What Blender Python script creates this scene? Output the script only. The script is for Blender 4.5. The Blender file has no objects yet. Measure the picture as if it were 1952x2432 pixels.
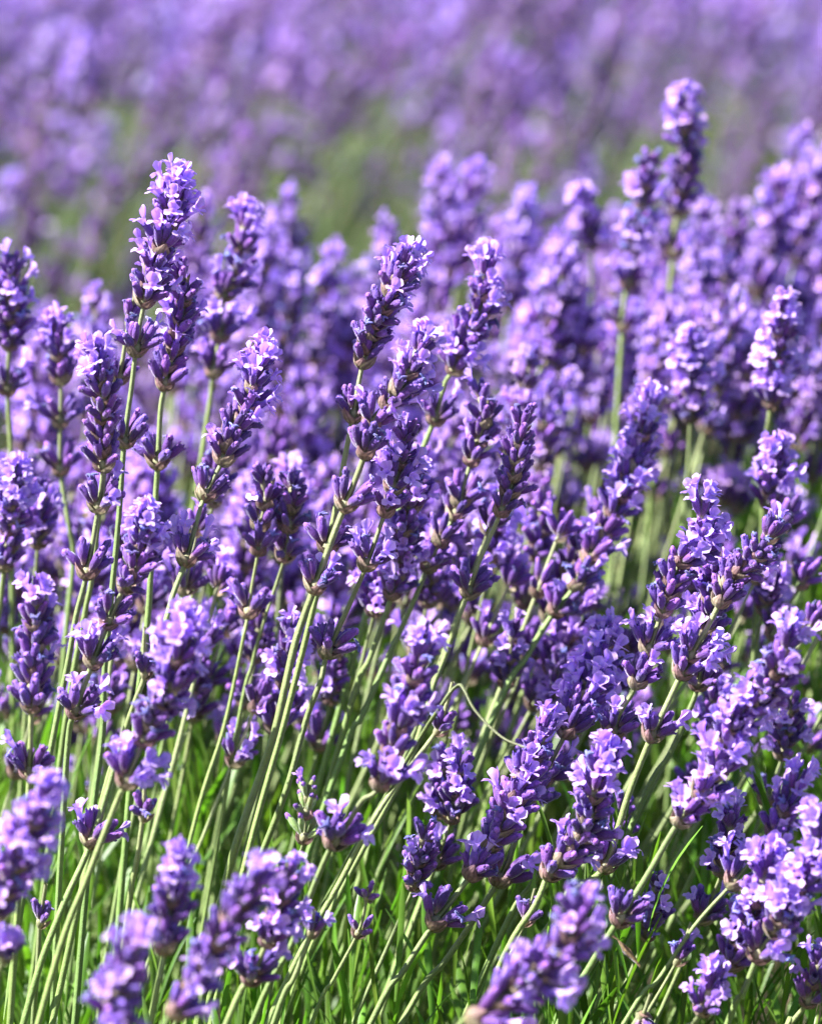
import bpy, math, random
import numpy as np
from mathutils import Vector, Matrix, Quaternion

random.seed(7)
rng = np.random.default_rng(7)
scene = bpy.context.scene
col = scene.collection
W0, H0 = 1952.0, 2432.0

# ------------------------------------------------------------------ camera
PITCH = math.radians(7.0)
CAM = Vector((0.0, 0.0, 0.70))
FOCUS = 1.50
TANV = 0.10
cd = bpy.data.cameras.new('camera')
cam = bpy.data.objects.new('camera', cd)
col.objects.link(cam)
cam.location = CAM
cam.rotation_euler = (math.radians(90) - PITCH, 0, 0)
cd.sensor_fit = 'VERTICAL'
cd.sensor_height = 36.0
cd.sensor_width = 36.0
cd.lens = 18.0 / TANV
cd.clip_start = 0.05
cd.clip_end = 2000
cd.dof.use_dof = True
cd.dof.focus_distance = FOCUS
cd.dof.aperture_fstop = 180.0 / 16.0
cd.dof.aperture_blades = 0
scene.camera = cam

# ------------------------------------------------------------------ light
SUN = Vector((-0.73, -0.15, 0.68)).normalized()      # towards the sun
world = bpy.data.worlds.new('World')
scene.world = world
world.use_nodes = True
wn = world.node_tree.nodes
wl = world.node_tree.links
bg = wn['Background']
sky = wn.new('ShaderNodeTexSky')
sky.sky_type = 'NISHITA'
sky.sun_disc = False
sky.sun_elevation = math.asin(SUN.z)
sky.sun_rotation = math.atan2(SUN.x, SUN.y)
sky.air_density = 1.0
sky.dust_density = 0.6
sky.ozone_density = 1.6
wl.new(sky.outputs[0], bg.inputs[0])
bg.inputs[1].default_value = 0.05
sd = bpy.data.lights.new('sun', 'SUN')
sd.energy = 5.0
sd.angle = math.radians(0.55)
sd.color = (1.0, 0.975, 0.955)
sun = bpy.data.objects.new('sun', sd)
col.objects.link(sun)
sun.rotation_euler = (-SUN).to_track_quat('-Z', 'Y').to_euler()
scene.view_settings.view_transform = 'Standard'
scene.view_settings.look = 'None'
scene.view_settings.gamma = 1.0
scene.view_settings.use_curve_mapping = False
scene.view_settings.exposure = 2.0
cy = scene.cycles
cy.max_bounces = 8
cy.diffuse_bounces = 4
cy.transmission_bounces = 6
cy.transparent_max_bounces = 4
cy.sample_clamp_indirect = 6.0
cy.use_denoising = True
try:
    cy.denoiser = 'OPENIMAGEDENOISE'
except Exception:
    pass

F_ = Vector((0, math.cos(PITCH), -math.sin(PITCH)))
U_ = Vector((0, math.sin(PITCH), math.cos(PITCH)))
R_ = Vector((1, 0, 0))
def at(px, py, d):
    "world point seen at photograph pixel (px,py), d metres along the view axis"
    a = (px - W0 / 2) / (H0 / 2) * TANV
    b = -(py - H0 / 2) / (H0 / 2) * TANV
    return CAM + (F_ + R_ * a + U_ * b) * d

# ------------------------------------------------------------------ materials
def mat(name, rough=0.6, trans=0.0, sheen=0.0, bump=0.0, bscale=3000, var=0.0, hue=0.0, spec=0.3, tcol=None, attr=True, base=None, nscale=900, namt=0.25):
    m = bpy.data.materials.new(name)
    m.use_nodes = True
    N, L = m.node_tree.nodes, m.node_tree.links
    p = N['Principled BSDF']
    out = N['Material Output']
    p.inputs['Roughness'].default_value = rough
    p.inputs['Specular IOR Level'].default_value = spec
    if attr:
        a = N.new('ShaderNodeAttribute'); a.attribute_name = 'col'
        c = a.outputs['Color']
    else:
        a = N.new('ShaderNodeRGB'); a.outputs[0].default_value = (*base, 1); c = a.outputs[0]
    tc = N.new('ShaderNodeTexCoord')
    oi = N.new('ShaderNodeObjectInfo')
    off = N.new('ShaderNodeVectorMath'); off.operation = 'ADD'
    sc = N.new('ShaderNodeVectorMath'); sc.operation = 'SCALE'
    comb = N.new('ShaderNodeCombineXYZ')
    for i in range(3): L.new(oi.outputs['Random'], comb.inputs[i])
    L.new(tc.outputs['Object'], off.inputs[0]); L.new(comb.outputs[0], off.inputs[1])
    n1 = N.new('ShaderNodeTexNoise'); n1.inputs['Scale'].default_value = nscale; n1.inputs['Detail'].default_value = 3
    L.new(off.outputs[0], n1.inputs['Vector'])
    mr = N.new('ShaderNodeMapRange'); mr.inputs['To Min'].default_value = 1 - namt; mr.inputs['To Max'].default_value = 1 + namt
    mr.inputs['From Min'].default_value = 0.25; mr.inputs['From Max'].default_value = 0.75
    L.new(n1.outputs['Fac'], mr.inputs['Value'])
    ml = N.new('ShaderNodeMix'); ml.data_type = 'RGBA'; ml.blend_type = 'MULTIPLY'; ml.inputs['Factor'].default_value = 1
    L.new(c, ml.inputs['A']); L.new(mr.outputs[0], ml.inputs['B'])
    hs = N.new('ShaderNodeHueSaturation')
    L.new(ml.outputs['Result'], hs.inputs['Color'])
    v1 = N.new('ShaderNodeMapRange'); v1.inputs['To Min'].default_value = 1 - var; v1.inputs['To Max'].default_value = 1 + var
    L.new(oi.outputs['Random'], v1.inputs['Value']); L.new(v1.outputs[0], hs.inputs['Value'])
    f = N.new('ShaderNodeMath'); f.operation = 'MULTIPLY'; f.inputs[1].default_value = 7.31
    f2 = N.new('ShaderNodeMath'); f2.operation = 'FRACT'
    L.new(oi.outputs['Random'], f.inputs[0]); L.new(f.outputs[0], f2.inputs[0])
    h1 = N.new('ShaderNodeMapRange'); h1.inputs['To Min'].default_value = 0.5 - hue; h1.inputs['To Max'].default_value = 0.5 + hue
    L.new(f2.outputs[0], h1.inputs['Value']); L.new(h1.outputs[0], hs.inputs['Hue'])
    cc = hs.outputs[0]
    L.new(cc, p.inputs['Base Color'])
    if sheen:
        p.inputs['Sheen Weight'].default_value = sheen
        p.inputs['Sheen Roughness'].default_value = 0.35
        p.inputs['Sheen Tint'].default_value = (0.9, 0.88, 1, 1)
    if bump:
        n2 = N.new('ShaderNodeTexNoise'); n2.inputs['Scale'].default_value = bscale; n2.inputs['Detail'].default_value = 2
        L.new(off.outputs[0], n2.inputs['Vector'])
        b = N.new('ShaderNodeBump'); b.inputs['Strength'].default_value = bump; b.inputs['Distance'].default_value = 0.0003
        L.new(n2.outputs['Fac'], b.inputs['Height']); L.new(b.outputs[0], p.inputs['Normal'])
    if trans:
        t = N.new('ShaderNodeBsdfTranslucent')
        if tcol:
            tm = N.new('ShaderNodeMix'); tm.data_type = 'RGBA'; tm.blend_type = 'MULTIPLY'; tm.inputs['Factor'].default_value = 1
            tm.inputs['B'].default_value = (*tcol, 1)
            L.new(cc, tm.inputs['A']); L.new(tm.outputs['Result'], t.inputs['Color'])
        else:
            L.new(cc, t.inputs['Color'])
        mx = N.new('ShaderNodeMixShader'); mx.inputs[0].default_value = trans
        L.new(p.outputs[0], mx.inputs[1]); L.new(t.outputs[0], mx.inputs[2]); L.new(mx.outputs[0], out.inputs[0])
    return m

M_STEM = mat('stem_fuzzy_green', rough=0.5, sheen=0.12, bump=0.8, bscale=2500, var=0.15, hue=0.012, nscale=500, namt=0.2)
M_CAL = mat('calyx_downy_violet', rough=0.5, sheen=0.6, bump=1.0, bscale=2600, var=0.28, hue=0.022, nscale=1400, namt=0.3, trans=0.08)
M_COR = mat('corolla_petal', rough=0.5, trans=0.45, bump=0.25, bscale=900, var=0.14, hue=0.018, nscale=700, namt=0.1, spec=0.35, tcol=(0.58, 0.48, 1.0))
M_BRA = mat('papery_bract', rough=0.65, trans=0.3, sheen=0.15, bump=0.7, bscale=1500, var=0.25, hue=0.02, nscale=800, namt=0.3)
M_LEAF = mat('lavender_leaf', rough=0.42, trans=0.42, sheen=0.08, bump=0.2, bscale=700, nscale=150, namt=0.25, spec=0.45, tcol=(1.0, 1.25, 0.5))
M_SOIL = mat('dry_soil', rough=0.9, attr=False, base=(0.13, 0.09, 0.055), bump=1.0, bscale=60, nscale=6, namt=0.4)
MATS = [M_STEM, M_CAL, M_COR, M_BRA, M_LEAF]
STEM, CAL, COR, BRA, LEAF = range(5)

# ------------------------------------------------------------------ mesh templates: (V, T, C, M) arrays, triangles only
class Buf:
    def __init__(s): s.V = []; s.T = []; s.C = []; s.M = []; s.n = 0
    def add(s, t, mtx=None, tint=None):
        V, T, C, M = t
        if mtx is not None:
            A = np.array(mtx, dtype=float)
            V = V @ A[:3, :3].T + A[:3, 3]
        if tint is not None: C = C * np.asarray(tint)
        s.V.append(V); s.T.append(T + s.n); s.C.append(C); s.M.append(M); s.n += len(V)
    def tmpl(s):
        return (np.concatenate(s.V), np.concatenate(s.T), np.concatenate(s.C), np.concatenate(s.M))
def to_mesh(name, t):
    V, T, C, M = t
    me = bpy.data.meshes.new(name)
    me.vertices.add(len(V)); me.vertices.foreach_set('co', V.astype(np.float32).ravel())
    me.loops.add(len(T) * 3); me.loops.foreach_set('vertex_index', T.astype(np.int32).ravel())
    me.polygons.add(len(T))
    me.polygons.foreach_set('loop_start', np.arange(0, len(T) * 3, 3, dtype=np.int32))
    me.polygons.foreach_set('loop_total', np.full(len(T), 3, dtype=np.int32))
    used = sorted(set(M.tolist()))
    lut = np.zeros(8, dtype=np.int32)
    for i, k in enumerate(used):
        me.materials.append(MATS[k]); lut[k] = i
    me.polygons.foreach_set('material_index', lut[M])
    me.polygons.foreach_set('use_smooth', np.ones(len(T), dtype=bool))
    a = me.attributes.new('col', 'FLOAT_COLOR', 'POINT')
    a.data.foreach_set('color', np.concatenate([np.clip(C, 0, 1), np.ones((len(C), 1))], 1).astype(np.float32).ravel())
    me.update(calc_edges=True)
    return me
def obj(name, me, parent=None):
    o = bpy.data.objects.new(name, me); col.objects.link(o)
    if parent is not None: o.parent = parent
    return o
def tag(o, label=None, cat=None, group=None, kind=None):
    if label: o['label'] = label
    if cat: o['category'] = cat
    if group: o['group'] = group
    if kind: o['kind'] = kind

def loft(P, rad, n, cols, m, ribs=0.0, close=True, ribcol=None, closeb=False):
    """tube through points P (k,3) with radii rad (k or k,n); cols (k,3)"""
    P = np.asarray(P, float); k = len(P)
    tg = np.gradient(P, axis=0); tg /= np.linalg.norm(tg, axis=1)[:, None] + 1e-12
    ref = np.array([0.0, 1.0, 0.0]) if abs(tg[0][1]) < 0.8 else np.array([1.0, 0, 0])
    V = []; C = []
    for i in range(k):
        a = np.cross(ref, tg[i]); a /= np.linalg.norm(a); b = np.cross(tg[i], a); ref = b
        th = np.arange(n) / n * 2 * math.pi
        r = np.full(n, rad[i]) * (1 + ribs * np.where(np.arange(n) % 2 == 0, 1, -1))
        V.append(P[i] + np.outer(r * np.cos(th), a) + np.outer(r * np.sin(th), b))
        c = np.tile(cols[i], (n, 1))
        if ribcol is not None: c = c * np.where(np.arange(n) % 2 == 0, ribcol, 1.0)[:, None]
        C.append(c)
    V = np.concatenate(V); C = np.concatenate(C)
    T = []
    for i in range(k - 1):
        for j in range(n):
            a0, a1 = i * n + j, i * n + (j + 1) % n
            T += [(a0, a1, a1 + n), (a0, a1 + n, a0 + n)]
    if close:
        V = np.vstack([V, P[-1] + tg[-1] * rad[-1] * 0.3]); C = np.vstack([C, cols[-1]])
        for j in range(n): T.append(((k - 1) * n + j, (k - 1) * n + (j + 1) % n, len(V) - 1))
    T = np.array(T, dtype=np.int64)
    return V, T, C, np.full(len(T), m)

def lobe(L, Wd, bend, cup, nu, nv, c0, c1, vein, frill, r):
    """petal lobe growing along +z from origin, facing +x (front), bending towards +x"""
    us = np.linspace(-1, 1, nu); vs = np.linspace(0, 1, nv)
    V = []; C = []
    for v in vs:
        w = Wd * (0.42 + 0.58 * math.sin(min(1, v * 1.25) * math.pi / 2)) * (1 if v < 0.7 else math.sqrt(max(0.05, 1 - ((v - 0.7) / 0.34) ** 2)))
        ang = bend * v
        z = L * (math.sin(ang) / bend if abs(bend) > 1e-3 else v); x = L * ((1 - math.cos(ang)) / bend if abs(bend) > 1e-3 else 0)
        for u in us:
            yy = u * w
            xx = x + cup * (u * u) * w + (frill * math.sin(u * 5 + r) * v * L)
            V.append((xx, yy, z - 0.10 * L * u * u * v))
            t = v
            cc = c0 * (1 - t) + c1 * t
            if abs(u) < 0.3: cc = cc * (1 - vein * (1 - 0.5 * v))
            C.append(cc)
    T = []
    for i in range(nv - 1):
        for j in range(nu - 1):
            a = i * nu + j
            T += [(a, a + 1, a + nu + 1), (a, a + nu + 1, a + nu)]
    T = np.array(T); return np.array(V), T, np.array(C), np.full(len(T), COR)

V3 = lambda *a: np.array(a, float)
C_CALB = V3(0.27, 0.19, 0.13); C_CALM = V3(0.085, 0.026, 0.15); C_CALT = V3(0.125, 0.052, 0.29)
C_BUD = V3(0.27, 0.11, 0.50)
C_PET = V3(0.79, 0.55, 0.98); C_PETD = V3(0.45, 0.24, 0.80)
C_NAVY = V3(0.10, 0.09, 0.28)
MM = 0.001
def rotm(ax, ang): return np.array(Matrix.Rotation(ang, 4, ax))
def trm(x, y, z): return np.array(Matrix.Translation((x, y, z)))

def calyx(r, kind, lod=0, young=False):
    """flower cup along +z, about 6 mm; kind bud / open / wither"""
    L = 6.0 * MM * r.uniform(0.86, 1.12); R = 1.28 * MM * r.uniform(0.88, 1.12)
    n, k = ((12, 7), (6, 4), (4, 3))[lod]
    prof = lambda t: 0.36 + 0.64 * math.sin(min(1, t / 0.62) * math.pi / 2) if t < 0.62 else 1 - (0.28 if kind != 'open' else 0.12) * ((t - 0.62) / 0.38) ** 1.5
    bend = r.uniform(-0.10, 0.16)
    P = []; rad = []; cs = []
    tp = r.uniform(0.85, 1.25)
    for i in range(k):
        t = i / (k - 1)
        P.append((bend * L * t * t, 0, L * t)); rad.append(R * prof(t))
        c = C_CALB * max(0, 1 - t / 0.35) + C_CALM * min(1, t / 0.35) if t < 0.35 else C_CALM + (C_CALT - C_CALM) * (t - 0.35) / 0.65
        cs.append(c * tp)
    if young: cs = [V3(.22, .30, .10) * (.8 + .5 * i / k) for i in range(k)]
    b = Buf()
    if lod == 2:
        b.add(loft(P, rad, 4, cs, CAL, close=True)); return b.tmpl()
    b.add(loft(P, rad, n, cs, CAL, ribs=0.055 if lod == 0 else 0, close=False, ribcol=1.22 if lod == 0 else None))
    top = np.array(P[-1])
    m = 8 if lod == 0 else 5
    if kind == 'bud':
        h = r.uniform(0.6, 2.0) * MM
        b.add(loft([top - (0, 0, 0.3 * MM), top + (0.1 * h, 0, h * 0.45), top + (0.2 * h, 0, h * 0.85)], [R * 0.62, R * 0.66, R * 0.34], m, [C_BUD * .7, C_BUD, C_BUD * 1.15], CAL, close=True))
    else:
        # mouth: inner cup, real depth, its shade also darkened into the colour
        b.add(loft([top + (0, 0, 0), top - (0, 0, 1.0 * MM), top - (0, 0, 1.7 * MM)], [R * prof(1), R * 0.6, R * 0.2], m, [C_CALT, C_CALM * .8, C_CALM * .6], CAL, close=True))
    if lod == 0:
        for q in range(4):     # calyx teeth
            a = q * math.pi / 2 + r.uniform(-.3, .3); rr = R * prof(1) * 0.93
            p0 = top + (math.cos(a) * rr, math.sin(a) * rr, -0.25 * MM)
            p1 = p0 + (math.cos(a) * 0.12 * MM, math.sin(a) * 0.12 * MM, 0.55 * MM); p2 = p1 + (0, 0, .45 * MM)
            b.add(loft([p0, p1, p2], [.38 * MM, .30 * MM, .08 * MM], 4, [C_CALT] * 3, CAL, close=True))
    if kind == 'wither':
        for q in range(3 if lod == 0 else 1):
            a = r.uniform(0, 6.28); P2 = [top - (0, 0, .4 * MM)]; d = V3(math.cos(a) * .25, math.sin(a) * .25, 1)
            p = P2[0]; cu = r.uniform(0.3, 0.9)
            ns = 5 if lod == 0 else 3
            for i in range(ns):
                p = p + d * (3.0 * MM / ns) * r.uniform(.7, 1.1); P2.append(p)
                ca, sa = math.cos(a), math.sin(a)
                d = d + V3(ca * cu, sa * cu, -cu * 0.45); d = d / np.linalg.norm(d)
            b.add(loft(P2, np.linspace(.62, .26, len(P2)) * MM, 5 if lod == 0 else 3, [C_NAVY * r.uniform(.8, 2.2)] * len(P2), CAL, ribs=.2, close=True))
    return b.tmpl()

def floret(r, lod=0):
    """corolla: tube, two big upper lobes, three small lower ones; grows along +z from the cup mouth"""
    b = Buf()
    L = r.uniform(3.0, 4.6) * MM
    pet = C_PET * r.uniform(0.9, 1.12); pd = C_PETD * r.uniform(.9, 1.1)
    n = (8, 5, 3)[lod]
    bend = r.uniform(0.0, 0.35)
    P = [(0, 0, -1.0 * MM), (bend * L * .1, 0, L * .35), (bend * L * .35, 0, L * .75), (bend * L * .6, 0, L)]
    b.add(loft(P, np.array([.62, .68, .95, 1.35]) * MM, n, [pd * .9 + pet * .1, (pd + pet) / 2, pet, pet * .95], COR, close=False))
    top = np.array(P[-1])
    nu, nv = ((5, 5), (3, 3), (2, 3))[lod]
    S = r.uniform(.86, 1.14)
    T0 = trm(*top)
    for s in (-1, 1):     # upper lip at the back (-x)
        A = T0 @ rotm('Z', s * r.uniform(.42, .62)) @ trm(-1.05 * MM, 0, -.1 * MM) @ rotm('Y', r.uniform(-.55, -.05))
        b.add(lobe(3.3 * MM * S, 1.6 * MM * S, r.uniform(-0.5, .9), r.uniform(.05, .4), nu, nv, (pd + pet) / 2, pet * 1.05, .22, .03, r.uniform(0, 6)), A)
    for s in (-1, 0, 1):
        A = T0 @ rotm('Z', math.pi + s * r.uniform(.85, 1.05)) @ trm(-1.1 * MM, 0, -.15 * MM) @ rotm('Y', r.uniform(-1.5, -.9))
        b.add(lobe(2.3 * MM * S, 1.15 * MM * S, r.uniform(-.9, .1), r.uniform(0, .4), nu if lod < 2 else 2, nv if lod < 2 else 2, (pd + pet) / 2, pet, .15, .04, r.uniform(0, 6)), A)
    return b.tmpl()

def bract(r, lod=0):
    """broad pointed papery bract cupping the whorl from below; base at origin, leaning out to +x"""
    nu, nv = ((9, 6), (3, 4), (2, 3))[lod]
    L = r.uniform(4.2, 6.0) * MM; Wd = r.uniform(2.1, 3.1) * MM
    cb = V3(0.27, 0.22, 0.11) * r.uniform(.7, 1.15); ct = V3(0.25, 0.13, 0.16) * r.uniform(.7, 1.1)
    if r.random() < .35: cb = V3(0.20, 0.22, 0.09); ct = V3(.30, .20, .18)
    V = []; C = []
    for i in range(nv):
        v = i / (nv - 1)
        w = Wd * (0.25 + .75 * math.sin(min(1, v * 1.9) * math.pi / 2)) * (1 if v < .5 else max(.04, 1 - ((v - .5) / .5) ** 1.4))
        ang = 0.95 - 0.75 * v
        x = 0.8 * MM + L * 0.66 * math.sin(v * 1.3); z = -2.4 * MM + L * (0.16 * v + .72 * v * v)
        for j in range(nu):
            u = -1 + 2 * j / (nu - 1)
            V.append((x - abs(u) ** 2 * w * .55, u * w, z + abs(u) * .12 * w + (.12 * MM if j % 2 else 0)))
            C.append((cb * (1 - v) + ct * v) * (1.4 if j % 2 else .7))
    T = []
    for i in range(nv - 1):
        for j in range(nu - 1):
            a = i * nu + j; T += [(a, a + 1, a + nu + 1), (a, a + nu + 1, a + nu)]
    T = np.array(T); return np.array(V), T, np.array(C), np.full(len(T), BRA)

def leafT(r, lod=0):
    """narrow leaf along +z, folded along the midrib, slightly curved towards +x"""
    L = r.uniform(34, 56) * MM; Wd = r.uniform(1.0, 1.6) * MM; nv = (7, 4)[lod]
    c = V3(0.078, 0.170, 0.020) * r.uniform(.75, 1.35) + V3(.03, .01, 0) * r.random()
    bend = r.uniform(-.35, .6); V = []; C = []
    for i in range(nv):
        v = i / (nv - 1)
        w = Wd * (.35 + .65 * math.sin(min(1, v * 1.6) * math.pi / 2)) * (1 if v < .75 else math.sqrt(max(.03, 1 - ((v - .75) / .26) ** 2)))
        x = L * bend * v * v * .5; z = L * v * (1 - .1 * abs(bend) * v)
        V += [(x + w * .35, -w, z), (x, 0, z), (x + w * .35, w, z)]
        C += [c * 1.05, c * 1.25, c * 1.05]
    T = []
    for i in range(nv - 1):
        a = i * 3
        for k in (0, 1): T += [(a + k, a + k + 1, a + k + 4), (a + k, a + k + 4, a + k + 3)]
    T = np.array(T); return np.array(V), T, np.array(C), np.full(len(T), LEAF)

# ------------------------------------------------------------------ libraries of shared pieces
R = random.Random(11)
def lib(fn, n, *a, **k): return [fn(R, *a, **k) for _ in range(n)]
CALYX = {k: lib(calyx, 6, k, 0) for k in ('bud', 'open', 'wither')}
YOUNG = [calyx(R, 'bud', 0, True) for _ in range(4)]
FLOR = lib(floret, 9, 0)
BRACT = lib(bract, 5, 0)
CALYX1 = {k: lib(calyx, 3, k, 1) for k in ('bud', 'open', 'wither')}
FLOR1 = lib(floret, 5, 1); BRACT1 = lib(bract, 3, 1)
CALYX2 = {k: lib(calyx, 3, k, 2) for k in ('bud', 'open', 'wither')}
FLOR2 = lib(floret, 4, 2)
node_t = loft([(0, 0, -2.0 * MM), (0, 0, -.6 * MM), (0, 0, .9 * MM), (0, 0, 2.0 * MM)], np.array([.9, 1.45, 1.5, .8]) * MM, 10,
              [V3(.26, .25, .14)] * 4, STEM, ribs=.08, close=True)
ME = {k: [to_mesh('calyx_' + k, t) for t in v] for k, v in CALYX.items()}
ME_Y = [to_mesh('calyx_young', t) for t in YOUNG]
ME_F = [to_mesh('floret', t) for t in FLOR]
ME_B = [to_mesh('bract', t) for t in BRACT]
ME_N = to_mesh('whorl_node', node_t)

def whorl_layout(r, n, kind, fl, wi):
    """kind: crown (top), head (tight), fan (lower, two fans with the stem between). yields (what, matrix)"""
    out = []
    sc = r.uniform(.92, 1.08)
    for s in (0, 1):
        side = s * math.pi
        k = n if s == 0 else max(2, n + r.choice((-1, 0, 0, 1)))
        for i in range(k):
            u = (i + .5) / k * 2 - 1 + r.uniform(-.12, .12)
            outer = (i % 2 == 0) if kind != 'crown' else (i % 3 == 0)
            az = side + u * (1.25 if kind != 'fan' else 1.05)
            if kind == 'crown':
                tilt = r.uniform(.45, .75) if outer else r.uniform(.05, .38); off = .7; z = r.uniform(.5, 2.6) if not outer else .4
            elif kind == 'head':
                tilt = r.uniform(.58, .88) if outer else r.uniform(.22, .5); off = 1.3; z = .6 if outer else r.uniform(1.3, 2.8)
            else:
                tilt = r.uniform(.62, .98) if outer else r.uniform(.22, .5); off = 1.6; z = .7 if outer else r.uniform(1.3, 2.6)
            kd = 'bud'
            x = r.random()
            if x < fl: kd = 'open'
            elif x < fl + wi: kd = 'wither'
            elif x < fl + wi + .12: kd = 'open0'
            A = rotm('Z', az) @ trm(off * MM, 0, z * MM) @ rotm('Y', tilt) @ rotm('Z', r.uniform(-.4, .4)) @ np.diag([sc, sc, sc * r.uniform(.85, 1.12), 1])
            vi = r.randrange(6)
            out.append(('calyx', 'open' if kd == 'open0' else kd, vi, A))
            if kd == 'open':
                out.append(('floret', '', r.randrange(9), A @ trm(0, 0, 4.9 * MM) @ rotm('Y', r.uniform(-.35, .1))))
        if kind != 'crown' or s == 0:
            for q in ((0,) if kind == 'crown' else (-.62, .62)):
                out.append(('bract', '', r.randrange(5), rotm('Z', side + q + r.uniform(-.15, .15)) @ np.diag([1, 1, r.uniform(.8, 1.1), 1])))
    return out

def frame_at(p, tdir, side, s):
    z = Vector(tdir).normalized()
    x = Vector(side) - z * z.dot(Vector(side)); x.normalize(); y = z.cross(x)
    m = Matrix(((x.x, y.x, z.x, p[0]), (x.y, y.y, z.y, p[1]), (x.z, y.z, z.z, p[2]), (0, 0, 0, 1)))
    return m @ Matrix.Scale(s, 4)

def catmull(P, per=6):
    P = [np.array(p, float) for p in P]
    P = [2 * P[0] - P[1]] + P + [2 * P[-1] - P[-2]]
    out = []
    for i in range(1, len(P) - 2):
        for k in range(per):
            t = k / per
            a, b, c, d = P[i - 1:i + 3]
            out.append(.5 * ((2 * b) + (-a + c) * t + (2 * a - 5 * b + 4 * c - d) * t * t + (-a + 3 * b - 3 * c + d) * t ** 3))
    out.append(P[-2]); return np.array(out)

def extend_down(P, zend=.20):
    "carry a stalk on into the bush"
    P = [np.array(p, float) for p in P]
    d = P[-1] - P[-2]; d = d / np.linalg.norm(d)
    d = d * .75 + V3(0, 0, -1) * .25
    if d[2] > -.3: d[2] = -.3
    d /= np.linalg.norm(d)
    n = max(0.0, (P[-1][2] - zend) / -d[2])
    if n > .01:
        P.append(P[-1] + d * n * .5); P.append(P[-1] + d * n * .5)
    return P

def stem_t(C3, r0, r1, n, tint, ribs=.17):
    k = len(C3); rad = np.linspace(r0, r1, k)
    cs = []
    for i in range(k):
        v = i / (k - 1)
        c = V3(.215, .225, .12) * (1 - v) + V3(.115, .19, .04) * v
        cs.append(c * tint)
    return loft(C3, rad, n, cs, STEM, ribs=ribs, ribcol=1.3, close=True)

def whorl_frames(C3, dists, r, view_side=True):
    seg = np.linalg.norm(np.diff(C3, axis=0), axis=1); cum = np.concatenate([[0], np.cumsum(seg)])
    out = []
    for s in dists:
        i = min(len(seg) - 1, max(0, int(np.searchsorted(cum, s)) - 1)); t = (s - cum[i]) / (seg[i] + 1e-9)
        p = C3[i] * (1 - t) + C3[i + 1] * t
        tg = C3[max(0, i - 1)] - C3[min(len(C3) - 1, i + 2)]
        out.append((p, tg))
    return out

def nearest_s(C3, q):
    d = np.linalg.norm(C3 - np.array(q), axis=1); i = int(d.argmin())
    seg = np.linalg.norm(np.diff(C3, axis=0), axis=1)
    return float(np.concatenate([[0], np.cumsum(seg)])[i])

GROUPS = {}
def plant_detailed(label, group, pts3, S, r, n=4, fl=.3, wi=.12, rad=1.15, flist=None, tint=1.0, scale=1.0, young=False):
    """pts3: tip..root in space; S: whorl distances from tip (m)"""
    C3 = catmull(extend_down(pts3))
    base = C3[-1]
    root = bpy.data.objects.new('lavender_flower', None); col.objects.link(root)
    root.empty_display_size = .01
    root.location = base
    tag(root, label, 'lavender flower', group)
    st = obj('stem', to_mesh('stem', stem_t(C3 - base, rad * .40 * MM, rad * .80 * MM, 8, tint)), root)
    if n >= 4:
        S2 = [S[0]]; k = 0; fl2 = [flist[0]] if flist else None
        for a_, b_ in zip(S[:-1], S[1:]):
            k += 1
            if .0079 < b_ - a_ < (.0130 if k < 4 else .0118) and k < 5:
                S2.append((a_ + b_) / 2)
                if flist: fl2.append((flist[min(k - 1, len(flist) - 1)] + flist[min(k, len(flist) - 1)]) / 2)
            S2.append(b_)
            if flist: fl2.append(flist[min(k, len(flist) - 1)])
        S = S2; flist = fl2
    N = len(S); az = r.uniform(-.5, .5)
    for k, (p, tg) in enumerate(whorl_frames(C3, S, r)):
        gap = (S[k] - S[k - 1]) if k else .004
        kind = 'crown' if k == 0 else ('head' if gap < .0105 else 'fan')
        az += math.pi / 2 if kind == 'head' else 0
        a = az if kind == 'head' else r.uniform(-.45, .45)
        sc = scale * (.82 if k == 0 else .88 if k == 1 else .96 if kind == 'head' else 1.0)
        m = frame_at(np.array(p) - base, tg, (math.cos(a), math.sin(a), 0), sc)
        w = obj('whorl', ME_N, root); w.matrix_local = m
        f = fl if flist is None else flist[min(k, len(flist) - 1)]
        nn = n
        for what, kd, vi, A in whorl_layout(r, nn, kind, f, wi):
            me = ME_Y[vi % 4] if what == 'calyx' and young else ME[kd][vi] if what == 'calyx' else ME_F[vi] if what == 'floret' else ME_B[vi]
            o = obj(what, me, w); o.matrix_local = Matrix(A.tolist())
    return root

# joined whorls for stalks too blurred to pick single cups apart
def whorl_joined(r, n, kind, fl, wi, lod):
    b = Buf()
    CL, FL = (CALYX1, FLOR1) if lod == 1 else (CALYX2, FLOR2)
    for what, kd, vi, A in whorl_layout(r, n, kind, fl, wi):
        g = r.uniform(.55, 1.5)
        if what == 'calyx': b.add(CL[kd][vi % 3], A, (g, g, g))
        elif what == 'floret': b.add(FL[vi % len(FL)], A, (g ** .5,) * 3)
        elif lod == 1: b.add(BRACT1[vi % 3], A)
    return b.tmpl()
WJ = {}
for kind in ('crown', 'head', 'fan'):
    for q, fl in enumerate((.2, .5, .8)):
        WJ[kind, q] = [to_mesh('whorl', whorl_joined(R, 4 if kind != 'crown' else 3, kind, fl, .12, 1)) for _ in range(5)]

def spike_S(r, tight=None):
    "whorl distances for a made-up spike"
    S = [.0035]; k = tight or r.choice((3, 3, 4, 4, 5))
    for _ in range(k): S.append(S[-1] + r.uniform(.0062, .0085))
    for _ in range(r.choice((0, 1, 1, 2))): S.append(S[-1] + r.uniform(.012, .030))
    return S

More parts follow.
